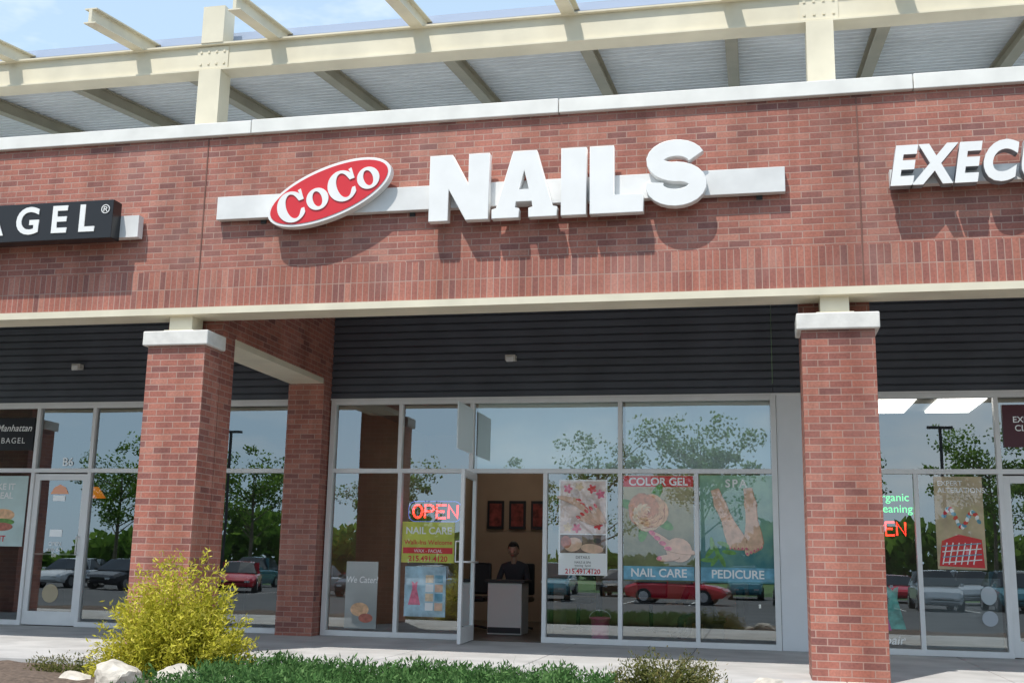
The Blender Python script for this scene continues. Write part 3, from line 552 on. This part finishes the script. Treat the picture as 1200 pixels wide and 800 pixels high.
def shrub(name,loc,h,r,mat,nf=230,per=75,ll=(.03,.075)):
    PP=[];DD=[];TT=[];LL=[]
    for k in range(nf):
        a=rng.uniform(0,2*pi); q=rng.uniform(0,1)**.6; el=rng.uniform(.1,1.45)
        hh=h*rng.uniform(.45,1.05)*(.55+.45*sin(el)); dirv=np.array([cos(a)*cos(el),sin(a)*cos(el)*.9,sin(el)])
        base=np.array([cos(a)*q*r*.35,sin(a)*q*r*.35,.0]); end=base+dirv*np.array([r*1.05,r*1.0,hh])
        tt=rng.uniform(.2,1,per)[:,None]; droop=np.array([0,0,-.16])*tt**3*(1-sin(el))
        pts=base+(end-base)*tt+droop+rng.normal(size=(per,3))*.035*(1.15-tt*.5)
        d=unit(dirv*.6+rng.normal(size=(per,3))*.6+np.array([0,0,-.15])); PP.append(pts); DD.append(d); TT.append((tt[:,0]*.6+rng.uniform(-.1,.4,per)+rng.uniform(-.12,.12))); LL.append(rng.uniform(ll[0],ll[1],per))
    P=np.concatenate(PP);D=np.concatenate(DD);t=np.concatenate(TT);Lw=np.concatenate(LL)
    me=leaves(P,D,Lw,Lw*.28,t,mat,name); ob=link(bpy.data.objects.new(name,me)); ob.location=loc
    return ob
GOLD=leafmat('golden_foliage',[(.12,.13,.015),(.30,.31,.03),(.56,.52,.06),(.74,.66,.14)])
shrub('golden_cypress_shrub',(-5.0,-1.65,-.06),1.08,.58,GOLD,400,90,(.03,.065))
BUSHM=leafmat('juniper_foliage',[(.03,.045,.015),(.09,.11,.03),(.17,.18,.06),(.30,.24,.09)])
shrub('low_juniper_bush',(-.76,-1.35,-.06),.38,.50,BUSHM,230,60,(.02,.05))
shrub('low_juniper_bush',(-6.15,-1.5,-.10),.20,.45,BUSHM,70,50,(.02,.05))
nt_=2400; tx=rng.uniform(-4.5,-1.15,nt_); ty=rng.uniform(-3.4,-1.12,nt_)
keep=(np.sin(tx*3.7+ty*1.3)+np.sin(tx*1.9-ty*4.1)+rng.normal(size=nt_)*.6>-1.5); tx,ty=tx[keep],ty[keep]; nt_=len(tx)
th=.14+.05*np.sin(tx*5.1)*np.cos(ty*6.3)+rng.uniform(-.03,.07,nt_); per=22
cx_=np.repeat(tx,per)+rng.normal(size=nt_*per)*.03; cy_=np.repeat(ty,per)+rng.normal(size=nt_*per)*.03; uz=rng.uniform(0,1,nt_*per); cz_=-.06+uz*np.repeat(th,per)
P=np.stack([cx_,cy_,cz_],1); D=unit(np.stack([rng.normal(size=nt_*per),rng.normal(size=nt_*per),np.abs(rng.normal(size=nt_*per))*1.3+.1],1))
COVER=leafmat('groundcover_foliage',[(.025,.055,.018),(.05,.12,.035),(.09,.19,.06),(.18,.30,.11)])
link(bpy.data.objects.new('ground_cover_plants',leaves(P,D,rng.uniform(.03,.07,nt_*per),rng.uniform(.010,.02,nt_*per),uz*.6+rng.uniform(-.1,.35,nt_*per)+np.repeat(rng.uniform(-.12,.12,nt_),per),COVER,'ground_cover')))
def rock(x,y,z,sx_,sy_,sz_,seed):
    bm=bmesh.new(); bmesh.ops.create_icosphere(bm,subdivisions=4,radius=1); r=np.random.default_rng(seed); ph=r.uniform(0,6,9)
    pl=[Vector(unit(r.normal(size=3))) for _ in range(9)]
    for v in bm.verts:
        c=v.co.copy()
        for q in pl:
            d=c.dot(q)
            if d>.72: c-=q*(d-.72)*.9
        c*=1+.05*sin(c.x*5+ph[0])*sin(c.y*6+ph[1])+.03*sin(c.z*13+ph[2])*sin(c.x*11+ph[3])+.012*sin(c.y*31+ph[4])*sin(c.z*27)
        v.co=(c.x*sx_,c.y*sy_,c.z*sz_)
    me=bpy.data.meshes.new('landscape_rock'); bm.to_mesh(me); bm.free(); me.materials.append(ROCK)
    o=link(bpy.data.objects.new('landscape_rock',me)); o.location=(x,y,z); o.rotation_euler=(0,0,r.uniform(-.4,.4))
rock(-4.98,-2.55,.02,.25,.18,.17,1); rock(-4.46,-2.50,.02,.22,.18,.16,2); rock(-4.10,-2.35,.0,.13,.12,.10,3); rock(-5.5,-2.35,-.05,.2,.15,.11,8)
rock(.10,-1.15,-.02,.19,.13,.16,4); rock(.36,-1.2,-.03,.13,.1,.12,5); rock(-.14,-1.25,-.05,.12,.1,.10,6)
BARK=simple('bark',(.16,.12,.09),.9,noise=.4,nscale=6,bump=.5)
TREEM=leafmat('tree_foliage',[(.04,.09,.015),(.10,.19,.03),(.18,.30,.05),(.28,.40,.10)],tr=.5)
def treemesh(h,r,nl,seed,leaf=.26):
    g=np.random.default_rng(seed); bm=bmesh.new()
    def cone(a,b_,r1,r2,seg=7):
        a,b_=Vector(a),Vector(b_); d=b_-a; q=d.to_track_quat('Z','Y').to_matrix().to_4x4()
        bmesh.ops.create_cone(bm,segments=seg,radius1=r1,radius2=r2,depth=d.length,cap_ends=False,matrix=Matrix.Translation((a+b_)/2)@q)
    cone((0,0,0),(0,0,h*.35),.16,.12); cone((0,0,h*.35),(.1,0,h*.8),.12,.04)
    tips=[]
    for k in range(16):
        z=h*g.uniform(.28,.7); a=k*2.4; L_=r*g.uniform(.6,1)*(1.1-abs(z/h-.5)); e=(cos(a)*L_,sin(a)*L_,z+L_*g.uniform(.35,.9)); cone((0,0,z),e,.05,.015,5); tips.append(e)
        tips.append(tuple(.6*np.array(e)+.4*np.array([0,0,z])))
    for k in range(14): tips.append((g.normal()*r*.3,g.normal()*r*.3,h*g.uniform(.6,.97)))
    wm=bpy.data.meshes.new('wood'); bm.to_mesh(wm); bm.free(); wm.materials.append(BARK)
    tips=np.array(tips); ci=g.integers(0,len(tips),nl); rad=g.uniform(.35,.95,len(tips))[ci]*r*.33
    off=unit(g.normal(size=(nl,3)))*(g.uniform(0,1,nl)**.45)[:,None]*rad[:,None]*np.array([1.2,1.2,.8]); P=tips[ci]+off
    t=.25+.4*(off[:,2]/rad)+g.uniform(-.1,.5,nl)*1.0+ (g.uniform(-.15,.15,len(tips)))[ci]
    lm=leaves(P,unit(g.normal(size=(nl,3))),g.uniform(leaf*.6,leaf,nl),g.uniform(leaf*.4,leaf*.7,nl),t,TREEM,'crown'); return wm,lm
TM=[treemesh(9.5,3.4,4200,11,.28),treemesh(8,2.8,2200,12,.22),treemesh(11,4.2,4800,13,.30)]
def tree(x,y,k,s=1):
    e=empty('tree',(x,y,LOT)); 
    for nm,m in zip(('trunk','crown'),TM[k]):
        o=bpy.data.objects.new(nm,m); COL.objects.link(o); o.parent=e
    e.scale=(s,s,s); e.rotation_euler=(0,0,x)
for (x,y,k,s) in [(-10.5,-58,1,1.35),(-16.5,-60,0,.95),(-3.6,-60,2,1.08),(-25,-57,2,.8),(-34,-54,0,1.0),(-42,-58,2,.95),(-49,-62,0,1.1),(5,-57,0,1.0),(15,-60,2,1),(23,-56,0,1),(32,-62,2,1.1)]: tree(x,y,k,s)
nb_=16000; bx=rng.uniform(-140,110,nb_); hb=4+2.2*np.sin(bx*.09)+1.4*np.sin(bx*.31+1)+.8*np.sin(bx*.9); by=-112+rng.uniform(-4,4,nb_); bz=LOT+rng.uniform(0,1,nb_)**.7*hb
link(bpy.data.objects.new('distant_trees',leaves(np.stack([bx,by,bz],1),unit(rng.normal(size=(nb_,3))),rng.uniform(.9,1.9,nb_),rng.uniform(.7,1.4,nb_),rng.uniform(0,.5,nb_)+bz/hb*.35,TREEM,'distant_trees')))
# ================= cars =================
TIRE=simple('tyre',(.02,.02,.02),.8); RIM=simple('alloy',(.5,.5,.52),.3,.8); CGL=simple('car_glass',(.02,.025,.03),.06); LAMPR=simple('tail_lamp',(.4,.01,.01),.3)
def carmesh(paint,suv=False):
    k=1.13 if suv else 1; bm=bmesh.new()
    st=[(-2.25,.50,.62,.70),(-2.2,.34,.76,.80),(-1.75,.24,.90*k,.88),(-1.0,.22,.94*k,.90),(0,.22,.94*k,.90),(.9,.22,.92*k,.90),(1.6,.24,.84*k,.88),(2.1,.30,.70*k,.80),(2.25,.42,.58,.66)]
    rings=[]
    for x,zb,zt,w in st:
        ring=[(x,-w*.9,zb),(x,-w,zb+.2*(zt-zb)+.08),(x,-w,zt-.12),(x,-w*.86,zt),(x,0,zt+.02),(x,w*.86,zt),(x,w,zt-.12),(x,w,zb+.2*(zt-zb)+.08),(x,w*.9,zb)]
        rings.append([bm.verts.new(p) for p in ring])
    for a,b_ in zip(rings[:-1],rings[1:]):
        for i in range(9): bm.faces.new((a[i],a[(i+1)%9],b_[(i+1)%9],b_[i])).material_index=0
    bm.faces.new(rings[0]); bm.faces.new(rings[-1][::-1])
    zt=1.70 if suv else 1.45; zb=.93*k
    cs_=[(-2.0 if suv else -1.75,zb,.74),(-1.65 if suv else -1.05,zt-.06,.62),(-.3,zt,.62),(.35,zt-.03,.60),(1.15,zb,.74)]
    cr=[[bm.verts.new((x,-w*1.12 if z<=zb else -w,z))]+[bm.verts.new((x,0,z+(.02 if z>zb else 0)))]+[bm.verts.new((x,w*1.12 if z<=zb else w,z))] for x,z,w in cs_]
    mids=[x for x,z,w in cs_]
    bl=[bm.verts.new((x,-.83,zb-.02)) for x in mids]; br=[bm.verts.new((x,.83,zb-.02)) for x in mids]
    for i in range(4):
        mi=0 if 0<i<3 else 1
        for j in (0,1): bm.faces.new((cr[i][j],cr[i][j+1],cr[i+1][j+1],cr[i+1][j])).material_index=mi
        bm.faces.new((bl[i],cr[i][0],cr[i+1][0],bl[i+1])).material_index=1; bm.faces.new((br[i],br[i+1],cr[i+1][2],cr[i][2])).material_index=1
    def b(x0,x1,y0,y1,z0,z1,mi):
        vs=[bm.verts.new(p) for p in [(x0,y0,z0),(x1,y0,z0),(x1,y1,z0),(x0,y1,z0),(x0,y0,z1),(x1,y0,z1),(x1,y1,z1),(x0,y1,z1)]]
        for f_ in [(0,3,2,1),(4,5,6,7),(0,1,5,4),(1,2,6,5),(2,3,7,6),(3,0,4,7)]: bm.faces.new([vs[q] for q in f_]).material_index=mi
    for s in (-1,1):
        b(-.34,-.26,min(s*.60,s*.85),max(s*.60,s*.85),zb-.02,zt-.04,0)
        b(.95,1.1,min(s*.88,s*1.0),max(s*.88,s*1.0),zb-.02,zb+.1,0); b(-2.262,-2.2,min(s*.45,s*.72),max(s*.45,s*.72),.58,.70,4); b(2.2,2.262,min(s*.4,s*.64),max(s*.4,s*.64),.5,.58,3)
        for wx in (-1.38,1.36):
            M=Matrix.Translation((wx,s*.80,.33))@Matrix.Rotation(pi/2,4,'X')
            for rr,dd,mi in ((.335,.24,2),(.21,.26,3)):
                r_=bmesh.ops.create_cone(bm,cap_ends=True,segments=24,radius1=rr,radius2=rr,depth=dd,matrix=M)
                for f_ in {f_ for v_ in r_['verts'] for f_ in v_.link_faces}: f_.material_index=mi
    bmesh.ops.recalc_face_normals(bm,faces=bm.faces)
    me=bpy.data.meshes.new('car'); bm.to_mesh(me); bm.free()
    for m in (paint,CGL,TIRE,RIM,LAMPR): me.materials.append(m)
    return me
def paint(n_,c): return simple(n_,c,.25,coat=.6)
CM=[carmesh(paint('paint_red',(.60,.01,.03))),carmesh(paint('paint_silver',(.42,.44,.46)),True),carmesh(paint('paint_white',(.75,.75,.75))),carmesh(paint('paint_teal',(.05,.20,.24)),True),carmesh(paint('paint_black',(.02,.02,.025)))]
def car(x,y,k,a=0):
    o=link(bpy.data.objects.new('parked_car',CM[k])); o.location=(x,y,LOT+.002); o.rotation_euler=(0,0,radians(a))
car(-3.5,-33,0,8)
for x,k,a in [(-9.4,3,80),(-12.4,1,92),(-15.2,2,88),(-18.3,4,90),(-21,2,91),(-24.8,0,70),(-28,1,88),(-31,4,92),(-34,2,90),(1.6,4,88),(4.6,2,91),(7.4,1,90),(10.5,3,88)]: car(x,-33.5,k,a)
for i in range(16): car(-40+i*3.6+.3*sin(i*5),-44,[2,4,1,3,2,0,1,4][i%8],90+2*sin(i))
for x,y in [(-29,-40),(9,-40)]:
    e=empty('street_lamp',(x,y,LOT)); tube('pole',[(x,y,LOT),(x,y,8)],.08,DARK,e); box('head',x-.6,x+.6,y-.15,y+.15,8,8.12,DARK,e); box('base',x-.25,x+.25,y-.25,y+.25,LOT,LOT+.7,CONC,e)
for m_ in (NEON,NEONB,NEONG,PEND):
    try: m_.cycles.emission_sampling='NONE'
    except Exception: pass

# ================= sky, sun, camera =================
w=bpy.data.worlds.new('World'); scene.world=w; w.use_nodes=True; n=w.node_tree.nodes; l=w.node_tree.links; bgd=n['Background']
sk=n.new('ShaderNodeTexSky'); sk.sky_type='NISHITA'; sk.sun_disc=False; sk.sun_elevation=radians(SUN_EL); sk.sun_rotation=math.atan2(TO_SUN.x,TO_SUN.y)%(2*pi); sk.dust_density=.6
tc=n.new('ShaderNodeTexCoord'); 
sp=n.new('ShaderNodeSeparateXYZ'); l.new(tc.outputs['Generated'],sp.inputs[0]); mr=n.new('ShaderNodeMapRange'); mr.inputs[1].default_value=0; mr.inputs[2].default_value=.85; mr.inputs[3].default_value=.85; mr.inputs[4].default_value=.50; l.new(sp.outputs[2],mr.inputs[0])
hz=n.new('ShaderNodeMix'); hz.data_type='RGBA'; l.new(mr.outputs[0],hz.inputs['Factor']); l.new(sk.outputs['Color'],hz.inputs[6]); hz.inputs[7].default_value=(5.0,6.7,8.4,1)
mp=n.new('ShaderNodeMapping'); mp.inputs['Scale'].default_value=(1,1,2.6); nt=n.new('ShaderNodeTexNoise'); nt.inputs['Scale'].default_value=2.6; nt.inputs['Detail'].default_value=6; nt.inputs['Roughness'].default_value=.6
l.new(tc.outputs['Generated'],mp.inputs['Vector']); l.new(mp.outputs['Vector'],nt.inputs['Vector'])
r=n.new('ShaderNodeValToRGB'); r.color_ramp.elements[0].position=.50; r.color_ramp.elements[0].color=(0,0,0,1); r.color_ramp.elements[1].position=.68; r.color_ramp.elements[1].color=(.85,.85,.85,1)
mx=n.new('ShaderNodeMix'); mx.data_type='RGBA'; mx.inputs[7].default_value=(8.6,8.8,9.0,1); l.new(nt.outputs['Fac'],r.inputs['Fac']); l.new(r.outputs['Color'],mx.inputs['Factor']); l.new(hz.outputs[2],mx.inputs[6]); l.new(mx.outputs[2],bgd.inputs['Color']); bgd.inputs['Strength'].default_value=.15
sd=bpy.data.lights.new('sun','SUN'); sd.energy=4.3; sd.angle=radians(.6); sd.color=(1,.955,.88); so=bpy.data.objects.new('sun',sd); COL.objects.link(so); so.rotation_euler=TO_SUN.to_track_quat('Z','Y').to_euler(); so.location=(-10,-20,30)
ya,pt,ro=radians(12.376),radians(11.251),radians(1.096)
F=Vector((-sin(ya)*cos(pt),cos(ya)*cos(pt),sin(pt))); R=Vector((cos(ya),sin(ya),0)); U=R.cross(F); R2=cos(ro)*R+sin(ro)*U; U2=-sin(ro)*R+cos(ro)*U
cam=bpy.data.cameras.new('camera'); cam.lens=1310.7/1200*36; cam.sensor_width=36; cam.clip_start=.05; cam.clip_end=1500
co=bpy.data.objects.new('camera',cam); COL.objects.link(co)
co.matrix_world=Matrix((( R2.x,U2.x,-F.x,0),(R2.y,U2.y,-F.y,-10.909),(R2.z,U2.z,-F.z,.981),(0,0,0,1)))
scene.camera=co
